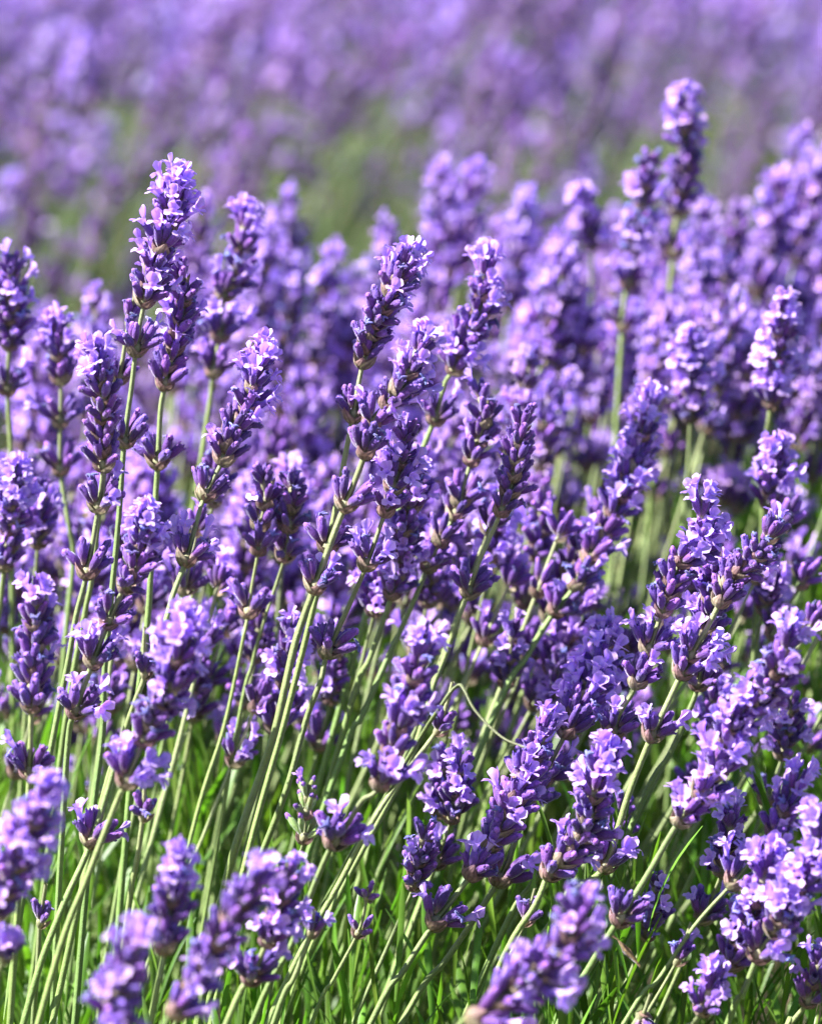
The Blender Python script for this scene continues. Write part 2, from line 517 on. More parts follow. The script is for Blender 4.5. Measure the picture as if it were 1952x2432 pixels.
def plant_simple(label, group, tip, root_pt, r, q=1, rad=1.1, S=None, sc=1.0):
    tip = np.array(tip, float); rp = np.array(root_pt, float)
    mid = (tip + rp) / 2 + V3(r.uniform(-.012, .006), r.uniform(-.01, .01), .006)
    C3 = catmull([tip, tip * .7 + mid * .3 + V3(r.uniform(-.001, .001), 0, 0), mid, rp], 4)
    root = bpy.data.objects.new('lavender_flower', None); col.objects.link(root)
    root.empty_display_size = .01; root.location = rp
    tag(root, label, 'lavender flower', group)
    obj('stem', to_mesh('stem', stem_t(C3 - rp, rad * .45 * MM, rad * MM, 5, r.uniform(.85, 1.2), ribs=.08)), root)
    S = S or spike_S(r)
    for k, (p, tg) in enumerate(whorl_frames(C3, S, r)):
        kind = 'crown' if k == 0 else ('head' if S[k] - S[k - 1] < .0105 else 'fan')
        qq = min(2, max(0, q + r.choice((-1, 0, 0, 1))))
        a = r.uniform(0, 6.28)
        o = obj('whorl', r.choice(WJ[kind, qq]), root)
        o.matrix_local = frame_at(np.array(p) - rp, tg, (math.cos(a), math.sin(a), 0), sc * (.85 if k == 0 else r.uniform(.92, 1.08)))
    return root

# ------------------------------------------------------------------ ground
b = Buf()
def sheet():
    xs = np.concatenate([[-900, -100, -20], np.linspace(-6, 6, 61), [20, 100, 900]])
    ys = np.concatenate([[-900, -100, -10], np.linspace(-2, 12, 71), [30, 150, 1500]])
    X, Y = np.meshgrid(xs, ys); Z = 0.03 * np.sin(X * 3.1) * np.cos(Y * 2.3) + .015 * np.sin(X * 9 + Y * 7)
    Z[np.abs(X) > 8] = 0; Z[(Y > 13) | (Y < -3)] = 0
    V = np.stack([X, Y, Z], -1).reshape(-1, 3); n = len(xs); T = []
    for i in range(len(ys) - 1):
        for j in range(n - 1):
            a = i * n + j; T += [(a, a + 1, a + n + 1), (a, a + n + 1, a + n)]
    return V, np.array(T)
V, T = sheet()
me = bpy.data.meshes.new('ground'); me.from_pydata(V.tolist(), [], T.tolist())
for p in me.polygons: p.use_smooth = True
me.materials.append(M_SOIL)
g = obj('ground', me); tag(g, kind='structure')

# ------------------------------------------------------------------ the flowers one can follow, tip first, in photograph pixels
# (label, depth, depth at the foot, [tip..foot pixels], [whorl pixels], options)
SHARP = 'sharp lavender flowers of the near bush'
BACK = 'soft lavender flowers behind the sharp ones'
NEAR = 'blurred lavender flowers nearest the lens'
HERO = [
 ('tall sharp lavender flower standing highest at left against the blurred field', 1.50, 1.52, [(418,428),(397,544),(345,716),(324,830),(313,922),(296,1051),(282,1241),(250,1584),(244,1748),(215,2000)],
  [(412,470),(397,540),(386,592),(372,645),(345,714),(324,828),(296,1051)], dict(fl=[.8,.4,.75,.5,.1,.05,.03], n=5)),
 ('shorter stalk just behind the tallest left flower, only two bud whorls showing', 1.53, 1.56, [(324,690),(307,765),(284,899),(262,1000),(221,1355),(200,1470),(150,1760)], [(307,765),(284,899)], dict(fl=.02, wi=.3)),
 ('dark violet shaded flower left of the tallest one with purple petals on top', 1.47, 1.50, [(229,836),(244,948),(244,1036),(246,1107),(235,1203),(208,1359),(183,1458),(164,1565),(130,1737),(60,2100),(15,2432)],
  [(229,880),(240,948),(244,1036),(246,1107),(235,1203),(208,1359)], dict(fl=[.7,.35,.1,.05,.05,.02])),
 ('violet flower with upright blue petals at its tip below the tallest left flower', 1.46, 1.49, [(345,1210),(332,1325),(305,1385),(286,1416),(259,1477),(221,1573),(179,1691),(164,1748),(150,1950),(125,2432)],
  [(340,1262),(332,1325),(300,1392),(259,1477),(221,1573),(179,1691)], dict(fl=[.9,.2,.05,.05,.7,.45])),
 ('flower leaning against the right side of the tallest left one', 1.52, 1.54, [(424,640),(439,712),(427,760),(416,807),(393,914),(382,975),(376,1098),(370,1184),(359,1355),(351,1477),(320,1750)],
  [(430,665),(436,715),(427,762),(416,830),(393,914),(376,1098)], dict(fl=[.05,.05,.3,.15,.1,.03])),
 ('pink lit flower bending right with bare lower stalk ending in petals', 1.50, 1.47, [(625,835),(584,975),(549,1025),(530,1092),(488,1176),(469,1233),(443,1330),(412,1412),(382,1515),(313,1691),(221,1990),(142,2172),(62,2410)],
  [(612,875),(598,925),(584,975),(552,1030),(530,1092),(488,1176),(443,1330),(236,2010)], dict(fl=[.95,.8,.4,.1,.05,.05,.5,.3], n=5)),
 ('slim bud flower on thin pale stalk, left of a twin with pink buds', 1.545, 1.56, [(626,1126),(630,1191),(618,1248),(614,1307),(599,1393),(591,1454),(580,1508),(557,1622),(527,1748),(448,2013)],
  [(627,1150),(628,1195),(618,1248),(614,1307),(591,1454)], dict(fl=.02, n=3, rad=.8)),
 ('slim pink bud flower without open petals, right of its twin', 1.55, 1.57, [(697,1140),(687,1244),(677,1321),(661,1374),(624,1487),(600,1576),(560,1750)],
  [(696,1165),(690,1205),(685,1250),(677,1321)], dict(fl=.02, n=3, rad=.8)),
 ('centre flower topped by one round pink bloom, on thin curved stalk', 1.50, 1.52, [(980,590),(908,736),(883,793),(863,859),(847,938),(839,987),(819,1088),(798,1204),(778,1301),(755,1402),(680,1700),(560,2150)],
  [(965,640),(938,695),(910,736),(883,793),(863,859),(839,987),(778,1301)], dict(fl=[.85,.3,.1,.02,.02,.02,.02], wi=.2, n=4)),
 ('full flower in the middle on the thickest bright green stalk', 1.48, 1.49, [(1005,800),(965,900),(920,958),(883,1003),(867,1076),(843,1143),(820,1200),(790,1277),(748,1394),(721,1467),(697,1544),(653,1738),(618,1843),(566,1991),(527,2138),(470,2432)],
  [(1000,842),(975,890),(952,935),(920,962),(888,1010),(867,1076),(820,1200),(748,1394)], dict(fl=[.8,.55,.6,.2,.15,.1,.05,.02], n=5, rad=1.45, wi=.2)),
 ('dark blue-violet flower right of the thick green stalk, one blue bloom over its lowest whorl', 1.49, 1.50, [(966,1010),(952,1103),(936,1150),(916,1212),(871,1341),(843,1406),(827,1443),(778,1550),(762,1617),(734,1689),(717,1746),(680,1877),(623,2025),(578,2127)],
  [(962,1050),(952,1103),(938,1160),(916,1212),(871,1341),(778,1550)], dict(fl=[.1,.05,.5,.4,.4,.12], n=5)),
 ('deep violet flower squeezed behind the middle one at its right', 1.54, 1.57, [(985,1120),(975,1200),(962,1270),(945,1350),(925,1430),(880,1560),(820,1720)], [(983,1150),(975,1205),(966,1262),(950,1330),(930,1410)], dict(fl=.3, n=5)),
 ('pale pink tipped flower a little soft at the right of the round-bloom one', 1.575, 1.60, [(1152,610),(1138,744),(1098,809),(1078,878),(1057,910),(1033,995),(1005,1064),(960,1190),(900,1350)],
  [(1150,655),(1142,705),(1134,748),(1098,809),(1078,878),(1033,995)], dict(fl=[.95,.3,.15,.1,.3,.1], n=5)),
 ('short budded flower behind the navy tipped one, joined by a low whorl', 1.56, 1.57, [(1138,926),(1150,999),(1122,1084),(1082,1216),(1045,1285),(1017,1345),(988,1414),(952,1495),(924,1556),(860,1700),(800,1830)],
  [(1140,955),(1146,1003),(1135,1050),(1120,1095),(1090,1190),(1078,1225),(1045,1285),(1017,1345)], dict(fl=[.2,.1,.3,.1,.05,.05,.03], n=4)),
 ('navy violet flower of tight closed buds with no petals, right of centre', 1.53, 1.55, [(1240,985),(1219,1137),(1191,1212),(1167,1268),(1138,1333),(1112,1406),(1086,1475),(1057,1560),(1029,1629),(969,1815),(816,2104),(700,2350)],
  [(1240,1020),(1236,1060),(1219,1130),(1191,1212),(1112,1406)], dict(fl=.0, n=4, wi=.03)),
 ('flower of two rich petal clusters slightly in front at lower centre, on a ridged stalk', 1.42, 1.45, [(1005,1527),(985,1600),(955,1700),(901,1866),(861,1900),(830,1950),(793,2000),(760,2070),(737,2127),(690,2250),(600,2432)],
  [(1000,1570),(985,1620),(968,1675),(948,1730),(925,1790),(901,1862),(793,2000)], dict(scale=1.1, fl=[.9,.45,.3,.4,.3,.6,.25], n=5)),
 ('small dark whorl on a stalk beside the kinked stem', 1.47, 1.49, [(1075,1620),(1060,1675),(1039,1734),(940,1866),(880,1960),(816,2080),(650,2400)], [(1039,1734)], dict(fl=.0, wi=.35)),
 ('young greenish bud spike with a few pale florets beside a dark whorl', 1.47, 1.49, [(731,1866),(728,1911),(722,1996),(705,2047),(690,2120),(660,2250)], [(731,1895),(728,1935),(722,1990)], dict(fl=.15, n=2, rad=.7, scale=.9, young=True)),
 ('tiny faded flower with two brownish whorls near the bottom middle', 1.47, 1.50, [(873,2108),(867,2155),(850,2217),(793,2325),(740,2432)], [(872,2135),(850,2217)], dict(fl=.05, n=2, rad=.8, scale=.8)),
 ('flower lying towards lower left with blue whorls and a bright tuft at its foot', 1.40, 1.42, [(684,2050),(680,2110),(650,2200),(595,2325),(538,2432)], [(682,2085),(674,2135),(662,2185),(640,2235),(595,2325)], dict(fl=[.3,.2,.3,.4,.55], n=5)),
 ('small tuft of purple star petals beside the lower middle flower', 1.44, 1.46, [(745,2160),(738,2215),(700,2320),(650,2432)], [(738,2215)], dict(fl=.9, n=2)),
 ('soft flower of bright lilac petals leaning right in lower left quarter', 1.40, 1.43, [(439,1481),(404,1638),(366,1700),(300,1860),(280,1900),(210,2080),(120,2330)], [(432,1520),(420,1575),(404,1632),(380,1690),(340,1760),(300,1856)], dict(scale=1.08, fl=[.9,.8,.2,.1,.3,.6], n=5)),
 ('single whorl with upright petal fan left of the bright lilac flower', 1.46, 1.48, [(345,1490),(343,1545),(343,1607),(324,1660),(290,1760),(230,1960)], [(343,1600)], dict(fl=.45, n=4)),
 ('lone dark whorl at the foot of the bright lilac flower', 1.45, 1.47, [(345,1850),(340,1938),(325,2050),(300,2200)], [(340,1936)], dict(fl=.05, n=4)),
 ('soft violet flower near the left edge with loose lower whorls', 1.44, 1.46, [(84,1390),(86,1473),(80,1584),(76,1672),(71,1843),(60,1980),(40,2200)], [(85,1435),(86,1485),(82,1540),(78,1590),(76,1680),(71,1838)], dict(fl=[.7,.3,.1,.1,.1,.1], n=5)),
 ('dark blue whorl on a shaded stalk at lower left edge', 1.47, 1.49, [(110,2100),(96,2195),(90,2300),(80,2432)], [(96,2190)], dict(fl=.15, n=4)),
 ('sharp flower in the right cluster crowned by three pink blooms', 1.49, 1.52, [(1665,1185),(1660,1293),(1610,1345),(1567,1468),(1510,1626),(1477,1683),(1461,1716),(1440,1790),(1361,1940),(1270,2090),(1178,2246)],
  [(1662,1230),(1658,1280),(1612,1330),(1592,1385),(1567,1450),(1535,1540),(1510,1622),(1461,1740)], dict(fl=[.95,.4,.45,.05,.05,.6,.1,.35], n=5)),
 ('sharp flower on blue-green stalk at right, tip holding a single round bloom', 1.48, 1.50, [(1845,1225),(1810,1302),(1775,1340),(1741,1371),(1713,1423),(1680,1488),(1623,1590),(1571,1699),(1545,1753),(1493,1885),(1436,2057),(1373,2110),(1304,2200),(1180,2400)],
  [(1825,1280),(1800,1318),(1760,1368),(1713,1428),(1645,1560),(1620,1600),(1548,1748),(1430,2055)], dict(fl=[.3,.05,.03,.0,.9,.4,.3,.5], n=5, rad=1.3, wi=.15)),
 ('dark bud whorls hanging behind the right cluster on their own thin stalk', 1.515, 1.54, [(1700,1330),(1690,1420),(1670,1530),(1656,1630),(1635,1690),(1590,1790),(1500,1960)], [(1700,1370),(1690,1430),(1680,1500),(1656,1628)], dict(fl=[.1,.05,.3,.05], n=5)),
 ('bright petal-rich flower just left of the sharp right cluster', 1.54, 1.50, [(1435,1500),(1425,1580),(1400,1640),(1355,1720),(1258,1908),(1230,1980),(1184,2091),(1063,2275),(960,2418)],
  [(1432,1540),(1422,1590),(1405,1640),(1385,1690),(1350,1740),(1290,1850),(1258,1905),(1184,2089)], dict(scale=1.12, fl=[.95,.9,.6,.5,.2,.75,.15,.1], n=5)),
 ('second spike left of the right cluster, its tip half hidden by petals', 1.50, 1.49, [(1300,1720),(1262,1800),(1230,1880),(1161,2011),(1110,2090),(1032,2192),(960,2303),(880,2432)], [(1290,1760),(1270,1810),(1245,1860),(1200,1940),(1165,2005),(1118,2075),(1032,2190)], dict(scale=1.1, fl=[.5,.35,.1,.5,.1,.5,.2], n=5)),
 ('flower leaning far right with a round bloom at the right edge', 1.43, 1.47, [(1880,1500),(1834,1618),(1800,1660),(1745,1716),(1694,1845),(1614,1948),(1533,2085),(1470,2183),(1396,2303),(1327,2432)],
  [(1868,1545),(1845,1600),(1800,1662),(1768,1710),(1735,1770),(1700,1838),(1665,1890),(1614,1948),(1470,2180)], dict(scale=1.1, fl=[.8,.1,.1,.55,.45,.7,.85,.6,.35], n=5, rad=1.3)),
 ('lilac-topped flower with dark middle in the lower right cluster', 1.46, 1.48, [(1432,1800),(1407,1890),(1396,1960),(1361,2013),(1304,2074),(1270,2150),(1170,2330)], [(1430,1845),(1415,1895),(1400,1945),(1361,2011),(1304,2074)], dict(scale=1.12, fl=[.95,.8,.2,.15,.05], n=5)),
 ('small whorl with two petals on a thin stalk below the lower right cluster', 1.48, 1.49, [(1270,2110),(1247,2189),(1215,2260),(1130,2432)], [(1247,2187)], dict(fl=.25, n=3, rad=.8)),
 ('flower at right with a pair of lilac blooms and bare thin stalk below', 1.45, 1.47, [(1900,1838),(1860,1930),(1820,2017),(1780,2050),(1740,2097),(1648,2200),(1560,2330),(1480,2432)], [(1892,1885),(1872,1935),(1850,1985),(1815,2030),(1740,2095)], dict(fl=[.9,.55,.1,.2,.6], n=4, rad=.8)),
 ('thin stalk with one two-petal whorl at lower right above the leaves', 1.47, 1.48, [(1640,2190),(1608,2280),(1539,2401),(1500,2470)], [(1608,2278)], dict(fl=.5, n=3, rad=.8)),
 ('crowded flower on the far right edge whose stalk crosses down left', 1.42, 1.45, [(1945,1940),(1923,2068),(1870,2150),(1843,2206),(1803,2263),(1763,2360),(1720,2450)], [(1940,1990),(1928,2050),(1900,2110),(1875,2160),(1845,2215),(1800,2270)], dict(scale=1.12, fl=[.75,.3,.6,.6,.2,.4], n=5)),
 ('violet flower just inside the cluster left of the crowded right edge one', 1.44, 1.46, [(1822,2060),(1800,2130),(1775,2190),(1745,2270),(1700,2350),(1650,2432)], [(1818,2095),(1805,2145),(1788,2190),(1760,2240),(1735,2290)], dict(scale=1.1, fl=[.7,.5,.75,.3,.2], n=5)),
 ('flower cut by the bottom right corner', 1.46, 1.47, [(1950,2260),(1935,2320),(1918,2378),(1877,2432),(1850,2480)], [(1946,2300),(1935,2335),(1918,2378)], dict(fl=[.7,.3,.15], n=4)),
 ('purple petals and dark buds at the bottom edge, right of middle', 1.44, 1.45, [(1690,2330),(1671,2390),(1640,2440),(1600,2500)], [(1686,2360),(1671,2400)], dict(fl=[.7,.4], n=5)),
 ('low flower on the bottom edge with lilac petals at both sides', 1.46, 1.47, [(1545,2360),(1522,2420),(1480,2480)], [(1522,2415)], dict(fl=.65, n=5)),
 ('large blurred flower at the bottom right of centre, lying diagonally', 1.345, 1.36, [(1372,2140),(1345,2240),(1290,2300),(1220,2350),(1130,2420),(1060,2470)], [(1366,2175),(1352,2225),(1325,2275),(1285,2310),(1235,2345),(1180,2385),(1130,2425)], dict(scale=1.2, fl=[.3,.3,.25,.35,.3,.4,.4], n=5)),
 ('large blurred pale flower leaning over the left edge', 1.34, 1.36, [(118,1872),(80,1950),(45,2040),(10,2130),(-40,2250)], [(112,1910),(95,1960),(72,2010),(50,2060),(25,2120),(0,2180)], dict(fl=[.9,.7,.5,.4,.3,.3], n=5)),
 ('blurred upright flower with lilac tip at bottom left of centre', 1.36, 1.37, [(425,2050),(408,2130),(395,2220),(380,2320),(360,2432)], [(422,2090),(412,2140),(400,2190),(388,2250)], dict(fl=[.8,.6,.2,.2], n=5)),
 ('deep violet strongly blurred flower at the very bottom left', 1.29, 1.30, [(325,2225),(300,2300),(275,2380),(255,2470)], [(320,2265),(308,2310),(292,2360),(275,2415)], dict(fl=[.5,.3,.3,.2], n=5)),
 ('strongly blurred blue-violet flower beside the deep violet one at the bottom', 1.33, 1.34, [(615,2080),(570,2150),(520,2230),(470,2320),(420,2400),(370,2480)], [(605,2110),(580,2150),(555,2195),(520,2245),(485,2300),(450,2350),(415,2410)], dict(fl=[.7,.1,.1,.1,.2,.3,.5], n=5)),
 ('blurred petal tuft cut by the left edge low down', 1.36, 1.38, [(20,2230),(5,2290),(-10,2400)], [(10,2275)], dict(fl=.8, n=5)),
 # softly blurred ones behind, each standing clear of the crowd
 ('soft flower with pink top right of the tallest left flower', 1.64, 1.66, [(584,500),(565,647),(530,704),(523,792),(507,891),(500,950),(470,1150),(440,1350)], [(580,545),(572,595),(563,645),(530,704),(525,800),(507,885)], dict(fl=[.9,.4,.15,.1,.5,.3], n=5)),
 ('soft flower in front of the left edge gap, second from the edge', 1.62, 1.64, [(130,760),(145,891),(145,1002),(145,1122),(165,1250),(175,1330),(150,1600)], [(133,800),(138,850),(145,900),(145,1002),(145,1118)], dict(fl=[.7,.5,.2,.3,.05], n=5)),
 ('soft flower cut by the left edge, reaching up beside the green gap', 1.62, 1.66, [(27,620),(25,720),(23,823),(19,926),(28,1100),(30,1400)], [(27,655),(27,705),(25,760),(23,820),(20,925)], dict(fl=[.2,.6,.2,.5,.2], n=5)),
 ('bright petal-topped flower on the left edge at mid height', 1.57, 1.6, [(38,1105),(30,1200),(23,1264),(11,1348),(0,1450),(-20,1600)], [(36,1150),(32,1200),(23,1262),(14,1345)], dict(fl=[.95,.8,.1,.1], n=5)),
 ('tallest soft flower at upper right rising highest into the blurred field', 1.76, 1.80, [(1630,222),(1621,265),(1630,376),(1613,487),(1600,564),(1590,700),(1560,1000)], [(1627,262),(1624,305),(1628,350),(1628,395),(1616,455),(1612,500),(1600,600)], dict(fl=[.8,.6,.5,.2,.4], n=5)),
 ('soft flower left of the tallest upper right one with a bluish brown tip', 1.75, 1.78, [(1544,360),(1532,420),(1525,487),(1510,560),(1502,620),(1485,700),(1470,900)], [(1540,400),(1532,445),(1527,490),(1518,540),(1508,590),(1490,675),(1478,780)], dict(fl=[.15,.1,.8,.6,.3], n=5, wi=.3)),
 ('soft thin tipped flower with one petal ball on top, above the crowd', 1.82, 1.86, [(1374,455),(1395,520),(1404,581),(1405,700),(1400,900)], [(1376,490),(1392,530),(1404,581)], dict(fl=[.6,.2,.1], n=4)),
 ('diagonal soft flower right of centre with sunlit left half', 1.60, 1.58, [(1540,945),(1530,1010),(1514,1080),(1480,1170),(1440,1250),(1400,1318),(1364,1395),(1315,1456),(1250,1560),(1160,1730)], [(1537,985),(1528,1035),(1512,1090),(1490,1150),(1435,1215),(1415,1270),(1395,1322),(1364,1392),(1318,1455)], dict(fl=[.9,.8,.5,.4,.6,.2,.15,.3,.3], n=5)),
 ('soft flower behind the diagonal one with violet lower whorls', 1.66, 1.66, [(1420,1200),(1400,1290),(1370,1370),(1335,1450),(1290,1540),(1230,1680)], [(1418,1240),(1408,1290),(1392,1340),(1370,1390),(1340,1450)], dict(fl=.35, n=5)),
 ('soft lilac flower right of the sharp right cluster, near the edge', 1.60, 1.62, [(1850,1060),(1840,1120),(1825,1190),(1810,1300),(1790,1500)], [(1850,1095),(1843,1145),(1830,1200)], dict(fl=[.9,.3,.2], n=5)),
 ('round soft violet flower low against bright grass at the right edge', 1.60, 1.62, [(1840,1370),(1820,1430),(1800,1500),(1780,1650)], [(1838,1400),(1825,1450)], dict(fl=.6, n=4)),
 ('deep shaded blue-violet flower inside the crowd at upper right', 1.66, 1.7, [(1650,790),(1645,880),(1640,990),(1635,1100),(1620,1300)], [(1650,830),(1648,880),(1644,935),(1640,990)], dict(fl=[.2,.7,.6,.4], n=5)),
 ('tall soft flower third from the right edge of the crowd', 1.63, 1.66, [(1860,700),(1852,800),(1840,900),(1825,1000),(1815,1150)], [(1860,740),(1856,790),(1850,845),(1842,905),(1835,960)], dict(fl=[.3,.5,.4,.5,.3], n=5)),
]
# low middle filler, still sharp enough to read cup by cup
for i, (x, y, d, ln) in enumerate([(520,1050,1.58,.3),(690,1480,1.55,.32),(1060,1790,1.56,.4),(800,1520,1.6,.35),(1180,1180,1.60,.3),(1095,1800,1.53,.5),(470,1560,1.6,.25),(1740,1930,1.52,.6),(1220,1480,1.58,.4),
        (1290,1180,1.62,.4),(905,1310,1.57,.35),(1030,1290,1.60,.35),(1480,1900,1.55,.6),(1700,1630,1.58,.45),(1330,1560,1.59,.5),(620,1420,1.6,.3),(95,1150,1.6,.1),(260,1420,1.6,.15),(1010,1960,1.5,.6),(1880,1650,1.56,.5),(1560,2080,1.52,.6)]):
    S_ = [(x, y + 38), (x - 12 * ln * 2, y + 85), (x - 22 * ln * 2, y + 140)]
    if i % 2: S_.append((x - 60 * ln * 2, y + 250))
    HERO.append((None, d, d + .03, [(x, y), (x - 22 * ln * 2, y + 140), (x - 60 * ln * 2, y + 250), (x - 400 * ln, y + 640)], S_, dict(fl=(.1, .4, .25)[i % 3], n=4, rad=.95)))

LAND = [(380,560,'tallest sharp left flower'),(235,1000,'dark shaded left flower'),(270,1400,'violet flower with upright blue petals'),(405,780,'flower leaning on the tallest one'),
 (575,950,'pink lit flower with the bare lower stalk'),(655,1220,'slim bud twins'),(930,700,'flower topped by a round pink bloom'),(900,1000,'full middle flower on the thick stalk'),(775,1360,'lowest whorls of the middle stalks'),
 (950,1180,'dark blue-violet middle flower'),(1120,740,'pale pink tipped flower'),(1120,1060,'short budded flower'),(1210,1120,'navy bud flower'),(960,1680,'petal-rich flower at lower centre'),(1160,1690,'kinked stem'),
 (725,1930,'young greenish spike'),(390,1600,'bright lilac flower at lower left'),(80,1560,'soft violet flower with loose whorls'),(1600,1400,'sharp cluster crowned by pink blooms'),(1760,1350,'single round bloom at the right'),
 (1390,1620,'petal-rich flower by the sharp right cluster'),(1210,1900,'half hidden spike of the lower right'),(1780,1680,'flower leaning to the right edge'),(1400,1910,'lilac-topped flower with dark middle'),(1850,1940,'pair of lilac blooms'),
 (560,600,'soft pink-topped flower'),(140,900,'soft flower near the left edge gap'),(27,720,'soft flower cut by the left edge'),(1625,340,'tallest soft flower of all'),(1530,500,'bluish brown tip'),(1385,510,'petal ball tipped flower'),
 (1500,1080,'diagonal sunlit soft flower'),(1840,1130,'soft lilac flower near the right edge'),(1645,920,'deep shaded blue-violet flower'),(1850,830,'tall soft flower inside the right edge'),(1390,1360,'soft flower with violet lower whorls')]
def auto_label(x, y, look, soft):
    lx, ly, nm = min(LAND, key=lambda l: (l[0] - x) ** 2 + (l[1] - y) ** 2)
    dx, dy = x - lx, y - ly
    dist = math.hypot(dx, dy); near = 'close ' if dist < 75 else ''
    rel = ('above' if dy < 0 else 'below') if abs(dy) > abs(dx) else ('left of' if dx < 0 else 'right of')
    if len(f'{soft} {look} flower {near}{rel} the {nm}'.replace('-', ' ').split()) > 15: near = ''
    return f'{soft} {look} flower {near}{rel} the {nm}'
LBL_FILL = 'lavender flower half hidden between the sharp stalks of the middle'
for i, (label, d0, d1, pts, wh, op) in enumerate(HERO):
    r = random.Random(100 + i)
    n = len(pts)
    P3 = [np.array(at(x, y, d0 + (d1 - d0) * (k / (n - 1)) + (r.uniform(-.002, .002) if k else 0))) for k, (x, y) in enumerate(pts)]
    C3 = catmull(extend_down(P3))
    def pos(q):
        # distance along the stalk whose pixel is nearest to q
        best, bs = 1e9, 0; cum = 0; last = None
        for p in C3:
            v = Vector(p) - CAM; dz = v.dot(F_); x = v.x / dz / TANV * H0 / 2 + W0 / 2; y = -v.dot(U_) / dz / TANV * H0 / 2 + H0 / 2
            if last is not None:
                seg = float(np.linalg.norm(p - last[0]))
                for t in (0, .25, .5, .75):
                    xx = last[1] * (1 - t) + x * t; yy = last[2] * (1 - t) + y * t
                    e = (xx - q[0]) ** 2 + (yy - q[1]) ** 2
                    if e < best: best, bs = e, cum + seg * t
                cum += seg
            last = (p, x, y)
        return bs
    S = sorted(pos(q) for q in wh)
    S = [s for k, s in enumerate(S) if k == 0 or s - S[k - 1] > .003]
    fl = op.get('fl', .3)
    group = SHARP if label is None or 1.43 <= d0 <= 1.56 else BACK if d0 > 1.56 else NEAR
    if label is None:
        label = auto_label(pts[0][0], pts[0][1], ('budded', 'petal-rich', 'half open')[(i - 54) % 3], 'fairly sharp'); group = label + ' in the near bush'
    plant_detailed(label, group, P3, S, r, n=op.get('n', 4), fl=.3, flist=fl if isinstance(fl, list) else [fl], wi=op.get('wi', .12),
                   rad=op.get('rad', 1.15), scale=op.get('scale', 1.0), tint=r.uniform(.9, 1.1), young=op.get('young', False))

# the stalk with a sharp kink
r = random.Random(5)
P3 = [np.array(at(x, y, d)) for x, y, d in [(1245,1775,1.455),(1190,1750,1.46),(1130,1690,1.465),(1103,1640,1.468),(1090,1627,1.47),(1070,1643,1.47),(1045,1680,1.47),(1005,1740,1.475),(940,1850,1.48),(870,1970,1.485),(800,2090,1.49),(690,2300,1.5)]]
C3 = catmull(P3, 5); basep = C3[-1]
root = bpy.data.objects.new('bent_stalk', None); col.objects.link(root); root.location = basep
tag(root, 'bare thin stalk snapped over in a sharp kink, its tip hanging right', 'stalk')
obj('stem', to_mesh('stem', stem_t(C3 - basep, .28 * MM, .8 * MM, 8, .7)), root)

# ------------------------------------------------------------------ crowd behind (blurred, counted one by one)
Yx = [-200, 0, 150, 300, 450, 600, 750, 850, 950, 1050, 1150, 1250, 1350, 1450, 1550, 1700, 1800, 1900, 2000, 2200]
Yt = [700, 700, 800, 860, 560, 520, 630, 600, 620, 470, 430, 500, 560, 600, 540, 540, 480, 380, 360, 360]
Yb = [1250, 1300, 1350, 1350, 1250, 1220, 1220, 1220, 1250, 1250, 1250, 1050, 880, 820, 820, 820, 850, 900, 900, 900]
def region(x, y):
    if x < 480: return ('blurred violet lavender flower behind the sharp ones on the left side', 'blurred lavender flowers on the left')
    if x < 880: return ('blurred lilac lavender flower left of the round-bloom centre flower', 'blurred lavender flowers left of the centre')
    if x < 1330: return ('blurred lavender flower in the crowd behind the navy bud flower', 'blurred lavender flowers behind the centre')
    return ('pale blurred lavender flower in the dense sunlit crowd at upper right', 'blurred lavender flowers of the upper right crowd')
r = random.Random(21)
placed = [(1050,432,2.05),(1130,416,2.08),(1247,481,2.02),(920,555,2.05),(786,627,1.98),(640,562,1.95),(681,481,2.1),(481,492,2.0),(229,712,1.85),(1907,338,2.05),(1848,453,2.0),(1672,512,1.95),(1750,510,1.98),(1950,380,2.0),(1345,560,1.98),(1300,620,1.9),(1080,480,2.05),(700,640,1.95),(620,610,1.98)]
cells = []
NB = 200
k = 0
while len(cells) < NB:
    k += 1
    # quasi random so the crowd has no holes
    u = (.5 + .7548776662 * k) % 1; t = (.5 + .5698402910 * k) % 1
    x = -260 + 2500 * (u ** .88)
    yt = np.interp(x, Yx, Yt); yb = np.interp(x, Yx, Yb)
    if x > 1330 and t > .93: continue
    y = yt + 40 + (yb - yt) * t ** .9
    d = 2.06 - .40 * ((y - 450) / 1000) + r.uniform(-.06, .05) - (r.uniform(0, .2) if x > 1250 and y > 560 else 0)
    cells.append((x + r.uniform(-15, 15), y, max(1.64, d)))
for k, (x, y, d) in enumerate(placed + cells):
    tall = k < len(placed)
    if tall: d = 1.6 + (d - 1.6) * .75
    tip = np.array(at(x, y, d))
    ln = .04 + .16 * max(0, (x - 300) / 1600) + r.uniform(-.05, .05) + max(0, (y - 900)) / 600 * .22
    h = tip[2] - .22
    rp = tip + V3(-ln * h, r.uniform(-.05, .03), -h)
    q = r.choice((1, 1, 2, 0, 2)) if y < 900 else r.choice((0, 1, 1, 2))
    S = spike_S(r, 5) if tall else spike_S(r)
    if tall: q = 2 if r.random() < .7 else 1
    lb = auto_label(x, y, ('short ' if len(S) < 5 else 'long ' if len(S) > 6 else '') + ('budded', 'half open', 'petal-rich')[q], 'blurred'); gp = lb + ' in the crowd'
    plant_simple(lb, gp, tip, rp, r, q=q, S=S, rad=r.uniform(.85, 1.15), sc=1.0 if tall else r.uniform(.82, .98))

